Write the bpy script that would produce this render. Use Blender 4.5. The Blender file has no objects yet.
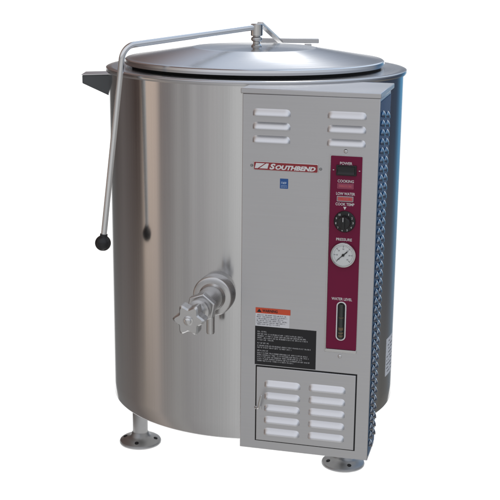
import bpy, bmesh, math, random
from mathutils import Vector, Matrix
random.seed(7)
S = bpy.context.scene
C = S.collection
PI = math.pi
LEG = 0.12            # height of the vessel's underside above the ground sheet
PSI = 0.2403          # how far the front panel and the draw-off valve are turned from the camera

# ------------------------------------------------------------------ camera
cam_d = bpy.data.cameras.new('camera')
cam = bpy.data.objects.new('camera', cam_d); C.objects.link(cam)
pit, yaw, rol = 0.2487, -0.0038, 0.0103
Fw = Vector((math.sin(yaw)*math.cos(pit), math.cos(yaw)*math.cos(pit), -math.sin(pit)))
r0 = Fw.cross(Vector((0, 0, 1))).normalized(); u0 = r0.cross(Fw)
r1 = r0*math.cos(rol) + u0*math.sin(rol); u1 = -r0*math.sin(rol) + u0*math.cos(rol)
M = Matrix((r1, u1, -Fw)).transposed().to_4x4()
M.translation = Vector((0, -2.7733, 1.0565 + LEG))
cam.matrix_world = M
cam_d.sensor_width = 36.0; cam_d.sensor_fit = 'HORIZONTAL'
cam_d.lens = 36.0*1156.394/500.0
cam_d.clip_start = 0.05; cam_d.clip_end = 500
S.camera = cam

# ------------------------------------------------------------------ surroundings the steel mirrors (white sweep behind, yard in front)
W = bpy.data.worlds.new('World'); S.world = W; W.use_nodes = True
nt = W.node_tree; nt.nodes.clear()
def nd(t, tree=None, **kw):
    n = (tree or nt).nodes.new(t)
    for k, v in kw.items(): setattr(n, k, v)
    return n
def math_n(tree, op, a, b=None, c=None):
    n = nd('ShaderNodeMath', tree, operation=op)
    for i, v in enumerate((a, b, c)):
        if v is None: continue
        if isinstance(v, (int, float)): n.inputs[i].default_value = v
        else: tree.links.new(v, n.inputs[i])
    return n.outputs[0]
def ramp(tree, fac, stops, scale=1.0):
    n = nd('ShaderNodeValToRGB', tree)
    cr = n.color_ramp
    while len(cr.elements) > 1: cr.elements.remove(cr.elements[-1])
    for i, (p, col) in enumerate(stops):
        e = cr.elements[0] if i == 0 else cr.elements.new(p)
        e.position = p
        if not isinstance(col, (tuple, list)): col = (col, col, col)
        e.color = (*col, 1)
    tree.links.new(fac, n.inputs[0])
    return n.outputs[0]
tc = nd('ShaderNodeTexCoord'); sx = nd('ShaderNodeSeparateXYZ')
nt.links.new(tc.outputs['Generated'], sx.inputs[0])
az = math_n(nt, 'ARCTAN2', sx.outputs[0], math_n(nt, 'MULTIPLY', sx.outputs[1], -1.0))
nz = nd('ShaderNodeTexNoise'); nz.inputs['Scale'].default_value = 9.0; nz.inputs['Detail'].default_value = 4
nt.links.new(tc.outputs['Generated'], nz.inputs['Vector'])
wob = math_n(nt, 'MULTIPLY', math_n(nt, 'SUBTRACT', nz.outputs[0], 0.5), 0.004)
t = math_n(nt, 'ADD', math_n(nt, 'MULTIPLY_ADD', az, 1/(2*PI), 0.5), wob)
A = lambda d: (d + 180)/360
def stops(l): return [(A(d), c) for d, c in l]
WH = 1.30
K = 1/1.4
def sc_(l): return [(p, tuple(v*K for v in (c if isinstance(c, tuple) else (c, c, c)))) for p, c in l]
hor = sc_(stops([(-180, WH), (-159.5, WH), (-155.5, .13), (-138, (.10, .085, .08)), (-124, (.15, .13, .125)), (-112, (.11, .09, .085)), (-104, (.07, .05, .045)), (-98, (.07, .05, .045)),
    (-94, (.74, .60, .50)), (-81, (.68, .55, .47)), (-77, (.24, .21, .205)), (-67, (.27, .25, .25)), (-61, (.40, .385, .38)), (-54, (.33, .32, .32)), (-48, (.50, .49, .49)), (-42, (.42, .41, .415)), (-32, (.53, .52, .52)), (-22, .54),
    (-15, .69), (-6, .65), (8, .58), (30, .52), (88, (.26, .29, .33)), (112, (.05, .06, .09)), (138, (.05, .07, .11)), (145, (.07, .16, .27)), (150, (.12, .33, .56)), (158, (.12, .33, .55)), (160.5, WH), (180, WH)]))
gnd = sc_(stops([(-180, WH), (-159.5, WH), (-155.5, .2), (-110, (.19, .165, .155)), (-95, (.32, .28, .25)), (-82, (.42, .37, .34)), (-74, (.32, .30, .29)), (-62, (.38, .37, .36)), (-52, (.35, .34, .34)), (-25, .48),
    (-12, .58), (0, .54), (40, .42), (90, .28), (130, (.14, .135, .125)), (158, (.18, .18, .18)), (160.5, WH), (180, WH)]))
sky = sc_(stops([(-180, (.60, .68, .82)), (-174.5, (.58, .65, .78)), (-171.5, (.25, .185, .17)), (-150, (.22, .16, .145)), (-110, (.2, .15, .135)), (-80, (.5, .45, .42)), (-40, (.78, .80, .86)),
    (20, (.80, .82, .88)), (80, (.62, .68, .78)), (128, (.55, .62, .74)), (138, (.16, .36, .66)), (148, (.3, .5, .8)), (153, (.95, 1.1, 1.3)), (165, (.9, 1.05, 1.25)), (168, (.34, .38, .46)), (172, (.40, .45, .54)), (175, (.58, .65, .78)), (180, (.60, .68, .82))]))
el = math_n(nt, 'MULTIPLY', math_n(nt, 'ARCSINE', sx.outputs[2]), 180/PI)
def maprange(tree, v, a, b):
    n = nd('ShaderNodeMapRange', tree, interpolation_type='SMOOTHSTEP'); n.inputs[1].default_value = a; n.inputs[2].default_value = b
    tree.links.new(v, n.inputs[0]); return n.outputs[0]
def mixc(tree, f, a, b):
    n = nd('ShaderNodeMix', tree, data_type='RGBA')
    for s, i in ((f, 0), (a, 6), (b, 7)):
        if isinstance(s, (float, int)): n.inputs[i].default_value = s
        elif isinstance(s, tuple): n.inputs[i].default_value = (*s, 1)
        else: tree.links.new(s, n.inputs[i])
    return n.outputs[2]
m1 = mixc(nt, maprange(nt, el, -6, -24), ramp(nt, t, hor), ramp(nt, t, gnd))
dim = math_n(nt, 'MULTIPLY_ADD', maprange(nt, el, 5, 20), .58, .42)
vm = nd('ShaderNodeVectorMath', operation='SCALE'); nt.links.new(ramp(nt, t, sky), vm.inputs[0]); nt.links.new(dim, vm.inputs['Scale'])
m2 = mixc(nt, maprange(nt, el, .5, 4), m1, vm.outputs[0])
bg = nd('ShaderNodeBackground'); bg.inputs['Strength'].default_value = 1.4
nt.links.new(m2, bg.inputs['Color'])
wo = nd('ShaderNodeOutputWorld'); nt.links.new(bg.outputs[0], wo.inputs['Surface'])

# ------------------------------------------------------------------ lamps
def lamp(name, kind, energy, loc, target, **kw):
    d = bpy.data.lights.new(name, kind); d.energy = energy
    for k, v in kw.items(): setattr(d, k, v)
    o = bpy.data.objects.new(name, d); C.objects.link(o)
    o.location = loc
    o.rotation_euler = (Vector(target) - Vector(loc)).to_track_quat('-Z', 'Y').to_euler()
    return o
# low sun from behind the kettle: the glint across the lid
el_s, az_s = math.radians(30), math.radians(176.3)
sd = Vector((math.cos(el_s)*math.sin(az_s), -math.cos(el_s)*math.cos(az_s), math.sin(el_s)))
lamp('sun_lamp', 'SUN', 0.10, sd*8, (0, 0, 0), angle=math.radians(2.5), color=(1, .97, .92))
# lamp added below the translucent white sheet to wash out floor shadows
lamp('added_under_lamp', 'AREA', 4.3, (0, 0.0, -0.002), (0, 0.0, 1), shape='DISK', size=.826)

S.view_settings.view_transform = 'Standard'; S.view_settings.look = 'None'
S.view_settings.exposure = 0.0; S.view_settings.gamma = 1.0
S.render.engine = 'CYCLES'

# ------------------------------------------------------------------ materials
def new_mat(name):
    m = bpy.data.materials.new(name); m.use_nodes = True
    b = m.node_tree.nodes['Principled BSDF']
    return m, m.node_tree, b
def paint(name, col, rough=.4, coat=0.0, vary=.06, scale=60, spec=.5, metal=0.0):
    m, tr, b = new_mat(name)
    tcn = nd('ShaderNodeTexCoord', tr); n = nd('ShaderNodeTexNoise', tr); n.inputs['Scale'].default_value = scale; n.inputs['Detail'].default_value = 5
    tr.links.new(tcn.outputs['Object'], n.inputs['Vector'])
    lo = tuple(c*(1-vary) for c in col); hi = tuple(min(1, c*(1+vary)) for c in col)
    tr.links.new(mixc(tr, n.outputs[0], lo, hi), b.inputs['Base Color'])
    tr.links.new(math_n(tr, 'MULTIPLY_ADD', n.outputs[0], .14, rough-.07), b.inputs['Roughness'])
    b.inputs['Coat Weight'].default_value = coat; b.inputs['Coat Roughness'].default_value = .08
    b.inputs['Specular IOR Level'].default_value = spec; b.inputs['Metallic'].default_value = metal
    return m
def steel(name, col, rough, aniso=0.0, grain=None, gamt=.05, bump=.0, arot=0.0, vary=.05, smudge=3.0):
    """brushed metal. grain: 'around' (turned round z), 'side' (across a flat panel), None"""
    m, tr, b = new_mat(name)
    b.inputs['Metallic'].default_value = 1.0
    tcn = nd('ShaderNodeTexCoord', tr)
    P = tcn.outputs['Object']
    big = nd('ShaderNodeTexNoise', tr); big.inputs['Scale'].default_value = smudge; big.inputs['Detail'].default_value = 6; big.inputs['Roughness'].default_value = .6
    tr.links.new(P, big.inputs['Vector'])
    base = mixc(tr, big.outputs[0], tuple(c*(1-vary) for c in col), tuple(min(1, c*(1+vary)) for c in col))
    tr.links.new(base, b.inputs['Base Color'])
    rr = math_n(tr, 'MULTIPLY_ADD', big.outputs[0], .08, rough-.04)
    if grain:
        if grain == 'around':
            s = nd('ShaderNodeSeparateXYZ', tr); tr.links.new(P, s.inputs[0])
            rad = math_n(tr, 'SQRT', math_n(tr, 'ADD', math_n(tr, 'MULTIPLY', s.outputs[0], s.outputs[0]), math_n(tr, 'MULTIPLY', s.outputs[1], s.outputs[1])))
            ang = math_n(tr, 'ARCTAN2', s.outputs[1], s.outputs[0])
            cmb = nd('ShaderNodeCombineXYZ', tr)
            tr.links.new(math_n(tr, 'MULTIPLY', ang, 1.2), cmb.inputs[0])
            tr.links.new(math_n(tr, 'MULTIPLY', math_n(tr, 'ADD', rad, s.outputs[2]), 420.0), cmb.inputs[1])
            vec = cmb.outputs[0]
        elif grain == 'up':
            s = nd('ShaderNodeSeparateXYZ', tr); tr.links.new(P, s.inputs[0])
            ang = math_n(tr, 'ARCTAN2', s.outputs[1], s.outputs[0])
            cmb = nd('ShaderNodeCombineXYZ', tr)
            tr.links.new(math_n(tr, 'MULTIPLY', ang, 150.0), cmb.inputs[0])
            tr.links.new(math_n(tr, 'MULTIPLY', s.outputs[2], 2.2), cmb.inputs[1])
            vec = cmb.outputs[0]
        else:
            mp = nd('ShaderNodeMapping', tr); mp.inputs['Scale'].default_value = (6, 6, 600)
            tr.links.new(P, mp.inputs[0]); vec = mp.outputs[0]
        g = nd('ShaderNodeTexNoise', tr); g.inputs['Scale'].default_value = 1.0; g.inputs['Detail'].default_value = 3
        tr.links.new(vec, g.inputs['Vector'])
        rr = math_n(tr, 'ADD', rr, math_n(tr, 'MULTIPLY', math_n(tr, 'SUBTRACT', g.outputs[0], .5), gamt*2))
        if bump:
            bp = nd('ShaderNodeBump', tr); bp.inputs['Strength'].default_value = bump; bp.inputs['Distance'].default_value = .0006
            tr.links.new(g.outputs[0], bp.inputs['Height']); tr.links.new(bp.outputs[0], b.inputs['Normal'])
        gm = math_n(tr, 'MULTIPLY_ADD', g.outputs[0], .16 if grain == 'up' else .08, .92 if grain == 'up' else .96)
        vs_ = nd('ShaderNodeVectorMath', tr, operation='SCALE'); tr.links.new(base, vs_.inputs[0]); tr.links.new(gm, vs_.inputs['Scale'])
        tr.links.new(vs_.outputs[0], b.inputs['Base Color'])
    tr.links.new(rr, b.inputs['Roughness'])
    if aniso:
        b.inputs['Anisotropic'].default_value = aniso; b.inputs['Anisotropic Rotation'].default_value = arot
        tg = nd('ShaderNodeTangent', tr, direction_type='RADIAL', axis='Z'); tr.links.new(tg.outputs[0], b.inputs['Tangent'])
    return m
STEEL = (.64, .638, .638)
m_body = steel('brushed_steel_wall', STEEL, .15, .6, 'up', .04, 0.015, 0.25, .04)
m_deck = steel('turned_steel_deck', (.60, .60, .61), .18, .5, 'around', .05, .02)
m_lid = steel('turned_steel_lid', (.64, .64, .645), .17, .6, 'around', .05, .02)
m_panel = steel('brushed_steel_panel', (.60, .60, .612), .34, 0, 'side', .05, .03, 0, .05)
m_louv = steel('stamped_steel', (.76, .76, .775), .30, 0, None)
m_bright = steel('polished_steel', (.66, .655, .65), .14, 0, None, smudge=20)
m_lever = steel('bright_tube_steel', (.80, .80, .80), .22, 0, None, smudge=20)
m_cast = steel('satin_cast_steel', (.62, .615, .61), .27, 0, None, smudge=30, vary=.08)
m_leg = steel('grey_steel', (.34, .34, .34), .38, 0, None, smudge=30, vary=.1)
m_side = steel('side_steel_blue_reflection', (.10, .16, .25), .22, 0, None)  # plain stainless; its dark blue reflection is put into the base colour
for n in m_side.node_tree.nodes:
    if n.type == 'BSDF_PRINCIPLED': n.inputs['Specular Tint'].default_value = (.10, .20, .32, 1)  # edge tint darkened for the same painted reflection
m_brk = paint('dark_bracket_steel', (.10, .105, .11), .42, 0, .1, 20, .5, .5)
m_black = paint('black_plastic', (.012, .012, .013), .32)
m_gap_shade = paint('gap_shade_black', (.008, .008, .008), .8)  # flat black put in for the shade in gaps, slots and holes
m_label = paint('black_label', (.008, .008, .010), .5)
m_maroon = paint('maroon_overlay', (.185, .005, .046), .36, 0, .05, 40, .25)
m_red = paint('red_nameplate', (.30, .012, .022), .3, .3)
m_white = paint('white_print', (.80, .80, .80), .5, 0, .02)
m_paper = paint('white_sticker', (.74, .75, .78), .55, 0, .03)
m_orange = paint('orange_sticker', (.68, .085, .03), .5)
m_blue = paint('blue_sticker', (.018, .10, .33), .4)
m_pale = paint('pale_blue_print', (.45, .58, .78), .5)
m_greyp = paint('grey_print', (.24, .24, .26), .55, 0, .1)
m_greyl = paint('light_grey_print', (.42, .42, .43), .55, 0, .1)
m_pinkd = paint('dim_pink_lens', (.36, .055, .12), .3, .3)
m_pink = paint('pink_lens', (.58, .10, .13), .3, .3)
m_dial = paint('gauge_dial', (.72, .74, .74), .4, .3, .03)
m_sight = paint('dark_green_glass', (.022, .026, .022), .15, .6, .3, 150)
m_brass = paint('brown_float', (.16, .11, .06), .4, 0, .3, 200)
# white ground sheet, made translucent so the added lamp shines through
m_sheet, tr, b = new_mat('translucent_white')
tl = nd('ShaderNodeBsdfTranslucent', tr); tl.inputs[0].default_value = (.95, .95, .95, 1)
df = nd('ShaderNodeBsdfDiffuse', tr); df.inputs[0].default_value = (.88, .88, .88, 1)
mx = nd('ShaderNodeMixShader', tr); mx.inputs[0].default_value = .5
tr.links.new(df.outputs[0], mx.inputs[1]); tr.links.new(tl.outputs[0], mx.inputs[2])
tr.links.new(mx.outputs[0], tr.nodes['Material Output'].inputs['Surface'])

# ------------------------------------------------------------------ mesh helpers
def link_mesh(name, bm, mat, parent=None, loc=None, rz=None, smooth=True, angle=40, bevel=0, seg=2):
    bmesh.ops.remove_doubles(bm, verts=bm.verts, dist=1e-6)
    bmesh.ops.recalc_face_normals(bm, faces=bm.faces)
    me = bpy.data.meshes.new(name); bm.to_mesh(me); bm.free()
    for m in (mat if isinstance(mat, (list, tuple)) else [mat]): me.materials.append(m)
    if smooth:
        for p in me.polygons: p.use_smooth = True
        me.set_sharp_from_angle(angle=math.radians(angle))
    o = bpy.data.objects.new(name, me); C.objects.link(o)
    if parent is not None: o.parent = parent
    if loc is not None: o.location = loc
    if rz is not None: o.rotation_euler = (0, 0, rz)
    if bevel:
        md = o.modifiers.new('bevel', 'BEVEL'); md.width = bevel; md.segments = seg; md.limit_method = 'ANGLE'; md.angle_limit = math.radians(40)
        md.harden_normals = False
    return o
def box(bm, x0, x1, y0, y1, z0, z1, mi=0):
    v = [bm.verts.new((x, y, z)) for x in (x0, x1) for y in (y0, y1) for z in (z0, z1)]
    for f in ((0, 1, 3, 2), (4, 6, 7, 5), (0, 4, 5, 1), (2, 3, 7, 6), (0, 2, 6, 4), (1, 5, 7, 3)):
        fc = bm.faces.new([v[i] for i in f]); fc.material_index = mi
def lathe(bm, prof, n=96, mat=None, close=False, mi=0):
    """revolve (r, h) round z; mat: Matrix placing the result"""
    rows = []
    for r, h in prof:
        if r < 1e-7:
            p = Vector((0, 0, h)); rows.append([bm.verts.new(mat @ p if mat else p)])
        else:
            row = []
            for k in range(n):
                a = 2*PI*k/n; p = Vector((r*math.cos(a), r*math.sin(a), h)); row.append(bm.verts.new(mat @ p if mat else p))
            rows.append(row)
    pairs = list(zip(rows, rows[1:]))
    if close: pairs.append((rows[-1], rows[0]))
    for a, b2 in pairs:
        for k in range(n):
            k2 = (k+1) % n
            if len(a) == 1 and len(b2) == 1: continue
            if len(a) == 1: f = bm.faces.new((a[0], b2[k2], b2[k]))
            elif len(b2) == 1: f = bm.faces.new((a[k], a[k2], b2[0]))
            else: f = bm.faces.new((a[k], a[k2], b2[k2], b2[k]))
            f.material_index = mi
def axis_mat(origin, direction, roll=0.0):
    q = Vector(direction).to_track_quat('Z', 'Y')
    return Matrix.Translation(Vector(origin)) @ q.to_matrix().to_4x4() @ Matrix.Rotation(roll, 4, 'Z')
def tube(bm, pts, rad, n=16, caps=True):
    pts = [Vector(p) for p in pts]; rings = []
    ref = None
    for i, p in enumerate(pts):
        d = (pts[min(i+1, len(pts)-1)] - pts[max(i-1, 0)]).normalized()
        if ref is None:
            ref = d.orthogonal().normalized()
        ref = (ref - d*ref.dot(d)).normalized(); s = d.cross(ref)
        r = rad[i] if isinstance(rad, (list, tuple)) else rad
        rings.append([bm.verts.new(p + (ref*math.cos(2*PI*k/n) + s*math.sin(2*PI*k/n))*r) for k in range(n)])
    for a, b2 in zip(rings, rings[1:]):
        for k in range(n): bm.faces.new((a[k], a[(k+1) % n], b2[(k+1) % n], b2[k]))
    if caps: bm.faces.new(rings[0][::-1]); bm.faces.new(rings[-1])
def prism(bm, poly, y0, y1, mi=0):
    """extrude an (x, z) outline from y0 to y1"""
    a = [bm.verts.new((x, y0, z)) for x, z in poly]; b2 = [bm.verts.new((x, y1, z)) for x, z in poly]
    fs = [bm.faces.new(a), bm.faces.new(b2[::-1])]
    n = len(poly)
    for k in range(n): fs.append(bm.faces.new((a[k], b2[k], b2[(k+1) % n], a[(k+1) % n])))
    for f in fs: f.material_index = mi
def rrect(x0, x1, z0, z1, r, n=6):
    out = []
    for cx, cz, a0 in ((x1-r, z1-r, 0), (x0+r, z1-r, 90), (x0+r, z0+r, 180), (x1-r, z0+r, 270)):
        for k in range(n+1):
            a = math.radians(a0 + 90*k/n); out.append((cx + r*math.cos(a), cz + r*math.sin(a)))
    return out
def ring_prism(bm, outer, inner, y0, y1):
    n = len(outer)
    vs = [[bm.verts.new((x, y, z)) for x, z in pl] for pl, y in ((outer, y0), (inner, y0), (inner, y1), (outer, y1))]
    for a, b2 in zip(vs, vs[1:] + vs[:1]):
        for k in range(n): bm.faces.new((a[k], a[(k+1) % n], b2[(k+1) % n], b2[k]))
def text(name, body, x, z, y, height, width, mat, parent, shear=0.0, bold=0.0, depth=.0003, align='CENTER', small=None, rz=None):
    """solid lettering on a panel that faces -y; cap height and total width in metres"""
    cu = bpy.data.curves.new(name, 'FONT'); cu.body = body; cu.shear = shear; cu.offset = bold; cu.extrude = .02
    cu.size = 1.0; cu.resolution_u = 3
    if small:
        cu.small_caps_scale = small
        for i, ch in enumerate(body):
            if ch.islower(): cu.body_format[i].use_small_caps = True
    o = bpy.data.objects.new(name, cu); C.objects.link(o)
    dg = bpy.context.evaluated_depsgraph_get(); dg.update()
    me = bpy.data.meshes.new_from_object(o.evaluated_get(dg)); bpy.data.objects.remove(o); bpy.data.curves.remove(cu)
    xs = [v.co.x for v in me.vertices]; ys = [v.co.y for v in me.vertices]
    x0, x1, y0, y1 = min(xs), max(xs), min(ys), max(ys)
    sx_, sy_ = width/(x1-x0), height/(y1-y0)
    for v in me.vertices:
        px = (v.co.x - (x0+x1)/2)*sx_ if align == 'CENTER' else (v.co.x-x0)*sx_
        pz = (v.co.y - (y0+y1)/2)*sy_
        v.co = Vector((x + px, y - depth*(v.co.z + .02)/.04, z + pz))
    me.materials.clear(); me.materials.append(mat)
    me.name = name
    ob = bpy.data.objects.new(name, me); C.objects.link(ob); ob.parent = parent
    return ob
def fine_print(bm, x0, x1, z, h, y, rnd, depth=.0002):
    """a line of print too small to read: word-long runs of letter-like strokes"""
    x = x0; lw = h*.62; st = h*.2
    while x < x1 - lw:
        for _ in range(rnd.randint(3, 9)):
            if x > x1 - lw: break
            if rnd.random() < .8: box(bm, x, x+st, y-depth, y, z-h/2, z+h/2)
            if rnd.random() < .55: box(bm, x+st, x+lw*.8, y-depth, y, z+h/2-st, z+h/2)
            if rnd.random() < .55: box(bm, x+st, x+lw*.8, y-depth, y, z-h/2, z-h/2+st)
            if rnd.random() < .45: box(bm, x+st, x+lw*.8, y-depth, y, z-st/2, z+st/2)
            if rnd.random() < .4: box(bm, x+lw*.8-st, x+lw*.8, y-depth*.9, y, z-h/2+st, z+h/2-st)
            x += lw
        x += lw*.8

# ------------------------------------------------------------------ ground sheet
bm = bmesh.new(); lathe(bm, [(0, -.0006), (.41, -.0006), (.41, 0), (0, 0)], 128)
g = link_mesh('ground', bm, m_sheet, smooth=False); g['kind'] = 'structure'

# ------------------------------------------------------------------ the kettle
root = bpy.data.objects.new('steam_kettle', None); C.objects.link(root)
root['label'] = 'round stainless steel cooking kettle with hinged lid, star-handled valve and maroon control panel'
root['category'] = 'kettle'
UP = (0, 0, LEG)
H = 0.7992
# vessel wall with rolled bottom corner, closed underside
bm = bmesh.new()
prof = [(0, 0), (.30, 0), (.3475, .0), (.3492, .0008), (.35, .0025)] + [(.35, .0025 + (H-.004-.0025)*k/24) for k in range(1, 25)]
lathe(bm, prof, 192)
link_mesh('vessel_body', bm, m_body, root, UP)
# top deck: flat ring with rounded lip, and the inner collar below the lid
bm = bmesh.new()
lathe(bm, [(.349, H-.006), (.3545, H-.0055), (.3556, H-.003), (.3559, H+.0005), (.3550, H+.0035), (.352, H+.0048), (.34, H+.0050), (.300, H+.0055), (.290, H+.007), (.285, H-.01), (.27, H-.05)], 192)
link_mesh('top_rim', bm, m_deck, root, UP, angle=35)

bm = bmesh.new(); lathe(bm, [(.283, H-.02), (.2950, H+.004), (.2950, H+.0108), (.272, H+.0108), (.272, H-.02)], 128, None, True)  # black ring added as the shade in the gap under the lid
link_mesh('lid_gap_shade', bm, m_gap_shade, root, UP)
# lid
LX = -.0043
bm = bmesh.new()
lathe(bm, [(.0, .8225), (.285, .8165), (.3035, .8146), (.3066, .8160), (.3076, .8215), (.3062, .8265), (.3030, .8283), (.2960, .8290), (.2900, .8300),
           (.1500, .8525), (.1465, .8535), (.1440, .8537), (.05, .8545), (0, .8548)], 192)
lid = link_mesh('lid', bm, m_lid, root, (LX, 0, LEG-.0050), angle=20)
bm = bmesh.new()
pm = Matrix.Translation((-LX, 0, 0))
lathe(bm, [(.0, .852), (.0125, .852), (.0125, .857), (.0085, .861), (.0085, .866), (.0125, .869), (.0135, .872), (.0125, .8755), (.0085, .878), (.0085, .882), (0, .882)], 32, pm)
link_mesh('lid_post', bm, m_bright, lid, angle=35)
bm = bmesh.new()
lathe(bm, [(0, .8795), (.0125, .8795), (.0140, .881), (.0140, .906), (.0125, .9075), (0, .9075)], 32, pm)
link_mesh('swivel_collar', bm, m_bright, lid, angle=35)
# hinge at the back: cross bar on two lugs
bm = bmesh.new()
box(bm, .010, .163, .296, .306, .8375, .8490)
for hx in (.03, .135): box(bm, hx-.009, hx+.009, .2945, .3075, .800, .8355)
link_mesh('lid_hinge', bm, m_cast, root, UP, bevel=.0015)
# lever: grip tube, elbow, long arm through the collar, strut back to the hinge
Pt = Vector((-.3405, -.25, .428)); Pb = Vector((-.2885, -.245, .8655)); Pc = Vector((-.004, -.003, .8945))
def bend(pts, rad, n=10):
    out = [pts[0]]
    for a, b2, c2 in zip(pts, pts[1:], pts[2:]):
        d1 = (a-b2).normalized(); d2 = (c2-b2).normalized()
        ang = d1.angle(d2); l = rad/math.tan(ang/2)
        ctr = b2 + (d1+d2).normalized()*rad/math.sin(ang/2)
        s, e = b2+d1*l-ctr, b2+d2*l-ctr
        tot = s.angle(e)
        for k in range(n+1):
            f = k/n; out.append(ctr + (s*math.sin((1-f)*tot) + e*math.sin(f*tot))/math.sin(tot))
    out.append(pts[-1]); return out
bm = bmesh.new(); tube(bm, bend([Pt, Pb, Pc], .034, 14), .0066, 20)
lever = link_mesh('lid_lever', bm, m_lever, root, UP)
bm = bmesh.new()
lathe(bm, [(0, -.018)] + [(.018*math.sin(a), -.018*math.cos(a)) for a in [PI*k/18 for k in range(1, 16)]] + [(.0085, .0175), (.0085, .021), (0, .021)], 40, axis_mat(Pt, (Pb-Pt)))
link_mesh('lever_knob', bm, m_black, lever)
bm = bmesh.new()
a0, b0 = Vector((.008, .004, .9035)), Vector((.062, .297, .8405))
d = (b0-a0).normalized(); s = d.cross(Vector((0, 0, 1))).normalized(); n_ = s.cross(d)
vs = []
for p in (a0, b0):
    vs.append([bm.verts.new(p + s*i*.0068 + n_*j*.0032) for i, j in ((-1, -1), (1, -1), (1, 1), (-1, 1))])
bm.faces.new(vs[0]); bm.faces.new(vs[1][::-1])
for k in range(4): bm.faces.new((vs[0][k], vs[0][(k+1) % 4], vs[1][(k+1) % 4], vs[1][k]))
link_mesh('hinge_strut', bm, m_cast, lever, bevel=.001)
# dark bracket standing out from the wall at the left
bm = bmesh.new()
prism(bm, [(-.345, .7785), (-.4175, .7760), (-.4175, .7570), (-.345, .7240)], .015, .085)
link_mesh('side_bracket', bm, m_brk, root, UP, bevel=.0015)
bm = bmesh.new(); prism(bm, [(-.3465, .7805), (-.4190, .7780), (-.4190, .7765), (-.3465, .7790)], .012, .088)
link_mesh('bracket_cap', bm, m_louv, bpy.data.objects['side_bracket'])

# legs: stem, domed foot flange with the shade of four bolt holes put in as black
bm = bmesh.new(); lathe(bm, [(0, .016), (.0185, .016), (.0185, LEG+.006), (0, LEG+.006)], 40)
leg0 = link_mesh('leg', bm, m_leg, root)
bm = bmesh.new()
lathe(bm, [(0, .0005), (.048, .0005), (.0508, .002), (.0514, .005), (.0500, .0085), (.0455, .0115), (.034, .0150), (.0265, .0175), (.0230, .021), (.0205, .028), (.0187, .030), (0.0187, .0305), (0, .0305)], 64)
foot0 = link_mesh('foot_flange', bm, m_leg, leg0, angle=30)
holes = []
for k in range(4):
    a = PI/4 + k*PI/2 + .3
    nrm = Vector((math.cos(a)*.28, math.sin(a)*.28, 1)).normalized()
    bm = bmesh.new()
    lathe(bm, [(0, -.002), (.0050, -.002), (.0050, .0009), (0, .0009)], 16, axis_mat((.0385*math.cos(a), .0385*math.sin(a), .0136), nrm))
    holes.append(link_mesh('bolt_hole_shade', bm, m_gap_shade, leg0))
for i, (deg, r) in enumerate(((-70.5, .2951), (45.6, .3053), (172, .30))):
    a = math.radians(deg); p = (r*math.sin(a), -r*math.cos(a), 0)
    if i == 0: L = leg0
    else:
        L = leg0.copy(); C.objects.link(L)
        for ch in [foot0] + holes:
            c2 = ch.copy(); C.objects.link(c2); c2.parent = L
    L.location = p; L.rotation_euler = (0, 0, a)

# ------------------------------------------------------------------ draw-off valve, in the panel's turned frame (x right, -y towards viewer)
FR = dict(loc=UP, rz=-PSI)
VZ = .3400
bm = bmesh.new()
dirv = (0, -1, 0)
lathe(bm, [(0, 0), (.0262, 0), (.0262, .0885), (.0215, .0885), (.0215, .118), (.0235, .119), (.0235, .128), (.017, .130), (.017, .150), (0, .150)], 48, axis_mat((0, -.36, VZ), dirv))
valve = link_mesh('draw_off_valve', bm, m_cast, root, **FR, angle=35)
bm = bmesh.new()
lathe(bm, [(0, 0), (.0445, 0), (.0445, .045), (.043, .0475), (.0400, .049), (.0300, .050), (.0275, .053), (.026, .055), (0, .055)], 64, axis_mat((0, -.33, VZ), dirv))
link_mesh('valve_flange', bm, m_cast, valve, angle=35)
bm = bmesh.new()
lathe(bm, [(0, 0), (.030, 0), (.0325, .002), (.0325, .017), (.030, .019), (0, .019)], 6, axis_mat((0, -.449, VZ), dirv, .35))
link_mesh('hex_nut', bm, m_cast, valve, angle=25, bevel=.001)
bm = bmesh.new()
lathe(bm, [(.0, .0), (.0080, 0), (.0092, .003), (.0092, .070), (.0072, .070), (.0072, .01), (0, .01)], 40, Matrix.Translation((.004, -.405, VZ-.0745)))
link_mesh('valve_spout', bm, m_cast, valve, angle=35)
bm = bmesh.new()
NL = 6; ns = 96; y_b, y_f = -.524, -.556
rad = lambda a: .0345 - .0105*(math.sin(NL/2*a)**2 + .004)**.72
rows = []
for yy, kf in ((y_b, .86), (y_b-.004, 1.0), (y_f+.004, 1.0), (y_f, .86)):
    rows.append([bm.verts.new((math.cos(a)*rad(a)*kf, yy, VZ+math.sin(a)*rad(a)*kf)) for a in [2*PI*k/ns + .25 for k in range(ns)]])
for a, b2 in zip(rows, rows[1:]):
    for k in range(ns): bm.faces.new((a[k], a[(k+1) % ns], b2[(k+1) % ns], b2[k]))
bm.faces.new(rows[0]); bm.faces.new(rows[-1][::-1])
lathe(bm, [(0, 0), (.012, 0), (.012, .055), (0, .055)], 32, axis_mat((0, -.485, VZ), dirv))
link_mesh('star_handle', bm, m_cast, valve, angle=30)
bm = bmesh.new()
lathe(bm, [(0, 0), (.0105, 0), (.0105, .002), (.0075, .003), (.0070, .0065), (.004, .0085), (0, .009)], 32, axis_mat((0, y_f+.0005, VZ), dirv))
link_mesh('handle_screw', bm, m_bright, valve, angle=35)

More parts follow.
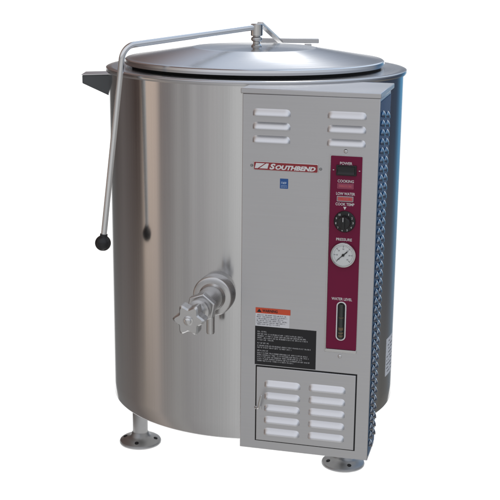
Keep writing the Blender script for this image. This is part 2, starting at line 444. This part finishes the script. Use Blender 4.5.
# ------------------------------------------------------------------ control cabinet
F = -.4157; X0, X1, Z0, Z1, YB = .0738, .3551, .0145, .787, -.3192
YT = -.258   # the cabinet is deeper at the top than at the bottom
bm = bmesh.new()
qa = [[bm.verts.new((x, y, z)) for y, z in ((F, Z0), (YB, Z0), (YT, Z1), (F, Z1))] for x in (X0, X1)]
bm.faces.new(qa[0]); bm.faces.new(qa[1][::-1])
for k in range(4): bm.faces.new((qa[0][k], qa[0][(k+1) % 4], qa[1][(k+1) % 4], qa[1][k]))
cab = link_mesh('control_cabinet', bm, m_panel, root, **FR, bevel=.0015)
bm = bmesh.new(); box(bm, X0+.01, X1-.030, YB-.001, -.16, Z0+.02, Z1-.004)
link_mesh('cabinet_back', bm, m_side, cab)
bm = bmesh.new(); box(bm, X0-.0035, X1+.0015, F-.0022, -.215, Z1+.0002, .7975)
link_mesh('cabinet_top', bm, m_panel, cab, bevel=.0015)
# louvres: pressed hoods, shade of the lower opening painted as a black strip
def louvre_bm(L, hgt, dep, nu=28, nv=8, endr=.010):
    bm = bmesh.new(); g_ = []
    for j in range(nv+1):
        v = j/nv; row = []
        for i in range(nu+1):
            x = -L/2 + L*i/nu
            e = min(1, (L/2-abs(x))/endr); e = math.sqrt(max(0, 1-(1-e)**2))
            top = hgt/2 - (1-e)*hgt*.45
            prof = math.sin(v*PI/2)**1.15
            row.append(bm.verts.new((x, -dep*prof*e, top + (-hgt/2 - top)*v)))
        g_.append(row)
    for j in range(nv):
        for i in range(nu): bm.faces.new((g_[j][i], g_[j][i+1], g_[j+1][i+1], g_[j+1][i]))
    low = [bm.verts.new((v.co.x*.985, .0004, v.co.z+.0002)) for v in g_[-1]]
    for i in range(nu): bm.faces.new((g_[-1][i], g_[-1][i+1], low[i+1], low[i])).material_index = 1
    return bm
lv0 = link_mesh('louvre', louvre_bm(.0790, .0142, .0085), [m_louv, m_gap_shade], cab, angle=50)
spots = [(.1350, z) for z in (.7510, .7237, .6962)] + [(.2893, z) for z in (.7517, .7240, .6962)]
for i, (x, z) in enumerate(spots):
    o = lv0 if i == 0 else lv0.copy()
    if i: C.objects.link(o)
    o.location = (x, F+.0002, z)
for z in (.757, .418, .052):
    bm = bmesh.new(); box(bm, X0-.0016, X0+.0006, F+.0100, F+.0180, z-.003, z+.003)
    link_mesh('edge_clip', bm, m_brk, cab, smooth=False)
# side vents: two columns of small pressed louvres
bm = bmesh.new()
pitch = .0186
yb = lambda z: YB + (YT-YB)*(z-Z0)/(Z1-Z0)
for col in range(2):
    z = .752 - col*pitch*.5
    while z > .045:
        L, hh, dd = .38*(yb(z)-F), .0165, .0068
        yy = F + (.27, .72)[col]*(yb(z)-F)
        nu, nv = 10, 5; g_ = []
        for j in range(nv+1):
            v = j/nv; row = []
            for i in range(nu+1):
                q = -1 + 2*i/nu
                e = max(0, 1-abs(q)**1.25)
                row.append(bm.verts.new((X1 - .0002 + dd*e*math.sin(min(1, v*1.25)*PI/2), yy + q*L/2, z + hh*(.5-v)*(.06+.94*e))))
            g_.append(row)
        for j in range(nv):
            for i in range(nu): bm.faces.new((g_[j][i], g_[j][i+1], g_[j+1][i+1], g_[j+1][i]))
        low = [bm.verts.new((X1 - .0004 + (v.co.x-X1)*.35, v.co.y, v.co.z+.0008)) for v in g_[-1]]
        for i in range(nu): bm.faces.new((g_[-1][i], g_[-1][i+1], low[i+1], low[i]))
        z -= pitch
link_mesh('side_vent', bm, m_bright, cab, angle=45)
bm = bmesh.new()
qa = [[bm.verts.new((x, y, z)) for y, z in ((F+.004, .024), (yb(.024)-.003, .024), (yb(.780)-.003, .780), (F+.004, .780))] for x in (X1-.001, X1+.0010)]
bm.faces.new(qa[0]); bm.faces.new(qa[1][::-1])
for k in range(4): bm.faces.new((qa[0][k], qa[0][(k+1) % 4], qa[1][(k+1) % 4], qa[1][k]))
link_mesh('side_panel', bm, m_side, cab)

# access door with black gap shade, ten louvres, latch
bm = bmesh.new(); box(bm, .1112, .3252, F-.0042, F-.0005, .0368, .2052)
door = link_mesh('access_door', bm, m_panel, root, **FR, bevel=.0008)
bm = bmesh.new(); box(bm, .1080, .3276, F-.0008, F+.002, .0340, .2072)
link_mesh('door_gap_shade', bm, m_gap_shade, door, smooth=False)
for k in range(5):
    z0_ = .1700 - .02735*k
    for x in (.1680, .2652):
        o = lv0.copy(); C.objects.link(o); o.parent = door; o.location = (x, F-.0041, z0_ + (.0012 if x > .2 else 0))
bm = bmesh.new()
tube(bm, [(.1085, F-.006, .1135), (.1150, F-.012, .1138), (.1190, F-.016, .1150), (.1225, F-.022, .1300), (.1275, F-.027, .1500)], [.0022, .0026, .003, .0026, .0020], 12)
box(bm, .1092, .1230, F-.0090, F-.0040, .1095, .1165)
link_mesh('door_latch', bm, m_bright, door, bevel=.0006)

# screws on the cabinet front
def screw_bm(r=.0042):
    bm = bmesh.new()
    lathe(bm, [(0, 0), (r, 0), (r, .0008), (r*.75, .0020), (0, .0026)], 24, axis_mat((0, 0, 0), dirv))
    return bm
sc0 = link_mesh('screw', screw_bm(), m_bright, cab)
for i, (x, z) in enumerate(((.2889, .6790), (.2893, .2440))):
    o = sc0 if i == 0 else sc0.copy()
    if i: C.objects.link(o)
    o.location = (x, F, z)

# control panel overlay
bm = bmesh.new()
box(bm, .2568, .3242, F-.0012, F+.001, .2540, .6700)
box(bm, .2568, .2590, F-.0050, F-.0010, .2540, .6700)
box(bm, .2590, .3242, F-.0050, F-.0010, .2540, .2600)
cp_fr = None
bm2 = bmesh.new(); prism(bm2, rrect(.2596, .3234, .2606, .6692, .0015), F-.0026, F-.0002)
cp = link_mesh('control_panel', bm2, m_maroon, root, **FR)
link_mesh('panel_frame', bm, m_bright, cp, bevel=.0006)
TY = F-.0027
for s_, x, z, w in (('POWER', .2908, .6547, .0250), ('COOKING', .2911, .6183, .0330), ('LOW WATER', .2915, .5925, .0385), ('COOK TEMP', .2908, .5708, .0385), ('PRESSURE', .2912, .4972, .0325), ('WATER LEVEL', .2904, .3702, .0430)):
    text('lettering', s_, x, z, TY, .0058, w, m_white, cp, 0, .012)
bm = bmesh.new(); prism(bm, [(.2876, .5655), (.2908, .5590), (.2940, .5655)], TY-.0003, TY)
link_mesh('pointer_mark', bm, m_white, cp, smooth=False)
for x in (.2640, .3170):
    bm = bmesh.new(); box(bm, x, x+.0028, TY-.0003, TY, .6398, .6412); link_mesh('switch_mark', bm, m_white, cp, smooth=False)

# power switch
bm = bmesh.new(); prism(bm, rrect(.2712, .3126, .6300, .6512, .0015), TY-.0030, TY+.001)
sw = link_mesh('power_switch', bm, m_black, root, **FR, bevel=.0008)
bm = bmesh.new()
y_ = TY-.0030
a = [bm.verts.new((x, y, z)) for x in (.2745, .3093) for y, z in ((y_-.0002, .6330), (y_-.0046, .6330), (y_-.0014, .6412), (y_-.0030, .6485), (y_-.0002, .6485))]
bm.faces.new(a[:5]); bm.faces.new(a[5:][::-1])
for k in range(5): bm.faces.new((a[k], a[(k+1) % 5], a[5+(k+1) % 5], a[5+k]))
link_mesh('rocker', bm, m_black, sw, bevel=.0006)

# two indicator lamps
for nm, z, mat, lab in (('x', .6084, m_pinkd, 'dim rose indicator lens under the COOKING lettering'), ('y', .5820, m_pink, 'bright pink indicator lens under the LOW WATER lettering')):
    bm = bmesh.new()
    ring_prism(bm, rrect(.2742, .3078, z-.0056, z+.0056, .0012), rrect(.2756, .3064, z-.0042, z+.0042, .0008), TY-.0016, TY+.0005)
    lf = link_mesh('indicator_lamp', bm, m_pinkd if nm == 'x' else m_greyl, root, **FR); lf['label'] = lab
    bm = bmesh.new(); prism(bm, rrect(.2756, .3064, z-.0042, z+.0042, .0008), TY-.0012, TY+.0005)
    link_mesh('lens', bm, mat, lf, bevel=.0006)
    bm = bmesh.new(); fine_print(bm, .2785, .3045, z, .0036, TY-.0013, random.Random(5))
    link_mesh('lens_print', bm, m_pink if nm == 'x' else m_orange, lf, smooth=False)

# temperature dial
KX, KZ = .2915, .5350
bm = bmesh.new()
lathe(bm, [(0, 0), (.0222, 0), (.0222, .0025), (.0205, .0045), (.0150, .0052), (0, .0052)], 64, axis_mat((KX, TY+.0003, KZ), dirv))
dial = link_mesh('temperature_dial', bm, m_black, root, **FR, angle=30)
bm = bmesh.new()
lathe(bm, [(0, 0), (.0138, 0), (.0128, .013), (.0115, .0145), (0, .0150)], 40, axis_mat((KX, TY-.0045, KZ), dirv))
box(bm, KX-.0032, KX+.0032, TY-.0230, TY-.0160, KZ-.0130, KZ+.0130)
link_mesh('dial_grip', bm, m_black, dial, bevel=.0008)
bm = bmesh.new(); box(bm, KX-.0006, KX+.0006, TY-.0233, TY-.0229, KZ+.004, KZ+.0128)
link_mesh('dial_pointer', bm, m_white, dial, smooth=False)
for i in range(10):
    a = math.radians(62 - i*33)
    text('dial_number', str(i+1), KX+.0178*math.cos(a), KZ+.0178*math.sin(a), TY-.0047, .0042, .0024 if i not in (0, 9) else (.0010 if i == 0 else .004), m_white, dial, 0, .01)

# pressure gauge
GX, GZ = .2912, .4655
bm = bmesh.new()
lathe(bm, [(0, 0), (.0235, 0), (.0262, .001), (.0266, .005), (.0255, .0075), (.0238, .0080), (.0228, .0065), (.0228, .0045), (0, .0045)], 72, axis_mat((GX, TY+.0003, GZ), dirv))
gauge = link_mesh('pressure_gauge', bm, m_bright, root, **FR, angle=40)
bm = bmesh.new(); lathe(bm, [(0, 0), (.0227, 0), (.0227, .0010), (0, .0010)], 72, axis_mat((GX, TY-.0042, GZ), dirv))
link_mesh('gauge_dial', bm, m_dial, gauge)
bm = bmesh.new(); DY = TY-.0053
for i in range(31):
    a = math.radians(225 - i*9); maj = i % 5 == 0
    r_in, r_out, w = (.0160 if maj else .0182), .0202, (.0007 if maj else .0003)
    ca, sa = math.cos(a), math.sin(a)
    q = [(GX+r*ca - s*sa*w, GZ+r*sa + s*ca*w) for r, s in ((r_in, -1), (r_out, -1), (r_out, 1), (r_in, 1))]
    prism(bm, q, DY-.0002, DY)
for i in range(7):
    a = math.radians(225 - i*45); px, pz = GX+.0128*math.cos(a), GZ+.0128*math.sin(a)
    box(bm, px-.0015, px-.0004, DY-.0002, DY, pz-.0013, pz+.0013); box(bm, px+.0004, px+.0016, DY-.0002, DY, pz-.0013, pz+.0013)
link_mesh('gauge_scale', bm, m_greyp, gauge, smooth=False)
bm = bmesh.new()
na = math.radians(222); ca, sa = math.cos(na), math.sin(na)
prism(bm, [(GX+r*ca-s*sa*w, GZ+r*sa+s*ca*w) for r, s, w in ((-.011, -1, .0012), (.0170, -1, .0004), (.0170, 1, .0004), (-.011, 1, .0012))], DY-.0012, DY-.0006)
lathe(bm, [(0, 0), (.0028, 0), (.0028, .0018), (0, .0022)], 24, axis_mat((GX, DY, GZ), dirv))
link_mesh('gauge_needle', bm, m_black, gauge, smooth=False)

# sight glass
bm = bmesh.new()
ring_prism(bm, rrect(.2800, .3006, .2802, .3648, .0098, 10), rrect(.2824, .2982, .2826, .3624, .0076, 10), TY-.0022, TY+.0005)
sg = link_mesh('sight_glass', bm, m_white, root, **FR, bevel=.0005)
bm = bmesh.new(); prism(bm, rrect(.2822, .2984, .2824, .3626, .0076, 10), TY-.0004, TY+.0005)
link_mesh('sight_recess', bm, m_label, sg, smooth=False)
bm = bmesh.new(); tube(bm, [(.2903, TY-.0012, .2850), (.2903, TY-.0012, .3600)], .0046, 20)
link_mesh('glass_tube', bm, m_sight, sg)
for z, h, w in ((.2890, .004, .0050), (.2960, .003, .0052), (.3035, .006, .0050), (.3300, .0015, .005)):
    bm = bmesh.new(); tube(bm, [(.2903, TY-.0013, z), (.2903, TY-.0013, z+h)], w, 20)
    link_mesh('tube_collar', bm, m_brass, sg)

# ------------------------------------------------------------------ nameplate
bm = bmesh.new(); prism(bm, rrect(.0982, .2342, .6312, .6500, .0028), F-.0022, F+.001)
npl = link_mesh('nameplate', bm, m_bright, root, **FR, bevel=.0008)
bm = bmesh.new(); prism(bm, rrect(.1000, .2326, .6326, .6484, .0020), F-.0028, F-.0010)
link_mesh('red_face', bm, m_red, npl, smooth=False)
EY = F-.0029
def sl(x, z): return (x + (z-.6405)*.25, z)
bm = bmesh.new()
prism(bm, [sl(.1030, .6355), sl(.1030, .6462), sl(.1215, .6462), sl(.1090, .6355)], EY-.0004, EY)
prism(bm, [sl(.1245, .6462), sl(.1298, .6462), sl(.1298, .6355), sl(.1125, .6355)], EY-.0004, EY)
link_mesh('emblem', bm, m_white, npl, smooth=False)
text('lettering', 'S', .1390, .6404, EY, .0122, .0128, m_white, npl, .28, .045, .0005)
text('lettering', 'OUTHBEND', .1870, .6393, EY, .0096, .0835, m_white, npl, .28, .05, .0005)
s0 = link_mesh('plate_screw', screw_bm(.0030), m_leg, npl); s0.location = (.0945, F, .6402)
s1 = s0.copy(); C.objects.link(s1); s1.location = (.2385, F, .6398)

# blue certification sticker
bm = bmesh.new(); prism(bm, rrect(.1546, .1717, .5953, .6160, .0008), F-.0006, F+.001)
bs = link_mesh('blue_sticker', bm, m_blue, root, **FR, smooth=False)
bm = bmesh.new(); fine_print(bm, .1574, .1702, .6072, .0045, F-.0007, random.Random(3)); box(bm, .1570, .1694, F-.0008, F-.0006, .6010, .6018); fine_print(bm, .1570, .1700, .5985, .0018, F-.0007, random.Random(4))
link_mesh('sticker_print', bm, m_pale, bs, smooth=False)

# warning sticker
bm = bmesh.new(); box(bm, .1066, .1800, F-.0006, F+.001, .2958, .3355)
ws = link_mesh('warning_sticker', bm, m_paper, root, **FR, smooth=False)
bm = bmesh.new(); box(bm, .1064, .1818, F-.0010, F-.0003, .3245, .3362)
link_mesh('orange_header', bm, m_orange, ws, smooth=False)
bm = bmesh.new(); prism(bm, [(.1095, .3268), (.1145, .3342), (.1195, .3268)], F-.0013, F-.0010)
link_mesh('alert_symbol', bm, m_label, ws, smooth=False)
text('lettering', 'WARNING', .1378, .3304, F-.0011, .0060, .0330, m_label, ws, 0, .02)
bm = bmesh.new(); rnd = random.Random(11)
for k, xe in enumerate((.175, .177, .168, .176, .172, .160)): fine_print(bm, .1090, xe, .3205 - k*.0041, .0024, F-.0007, rnd)
link_mesh('small_print', bm, m_greyp, ws, smooth=False)

# black instruction label
bm = bmesh.new(); box(bm, .1058, .2382, F-.0007, F+.001, .2092, .2952)
bl = link_mesh('instruction_label', bm, m_label, root, **FR, smooth=False)
bm = bmesh.new(); rnd = random.Random(21)
zt, sc2 = .2952, .0860/215
for yy, xe in ((232-203, 150), (245-203, 352), (256-203, 372), (267-203, 380), (278-203, 190), (296-203, 165), (310-203, 395), (321-203, 290), (338-203, 160), (351-203, 380), (362-203, 385), (373-203, 350), (384-203, 392), (395-203, 300)):
    fine_print(bm, .1112, .1058 + (xe-83)/339*.1324, zt - yy*sc2, .0027 if xe > 170 else .0030, F-.0008, rnd)
link_mesh('small_print', bm, m_greyl, bl, smooth=False)

# white rating label wrapped on the wall at the right
bm = bmesh.new(); rr_ = .3505; g_ = []
for k in range(9):
    a = math.radians(65.5 + 9.5*k/8)
    g_.append([bm.verts.new((r*math.sin(a), -r*math.cos(a), z)) for r, z in ((rr_, .078), (rr_, .172), (.3495, .172), (.3495, .078))])
for a, b2 in zip(g_, g_[1:]):
    for k in range(4): bm.faces.new((a[k], a[(k+1) % 4], b2[(k+1) % 4], b2[k]))
bm.faces.new(g_[0]); bm.faces.new(g_[-1][::-1])
rl = link_mesh('rating_label', bm, m_paper, root, UP)
bm = bmesh.new(); rnd = random.Random(31)
for k in range(9):
    z = .165 - k*.0095
    for j in range(8):
        if rnd.random() < .25: continue
        a0_, a1_ = math.radians(66.3 + j*1.02), math.radians(66.3 + j*1.02 + .75)
        v = [bm.verts.new((.3508*math.sin(a), -.3508*math.cos(a), zz)) for a, zz in ((a0_, z), (a1_, z), (a1_, z-.003), (a0_, z-.003))]
        bm.faces.new(v)
link_mesh('small_print', bm, m_greyp, rl, smooth=False)
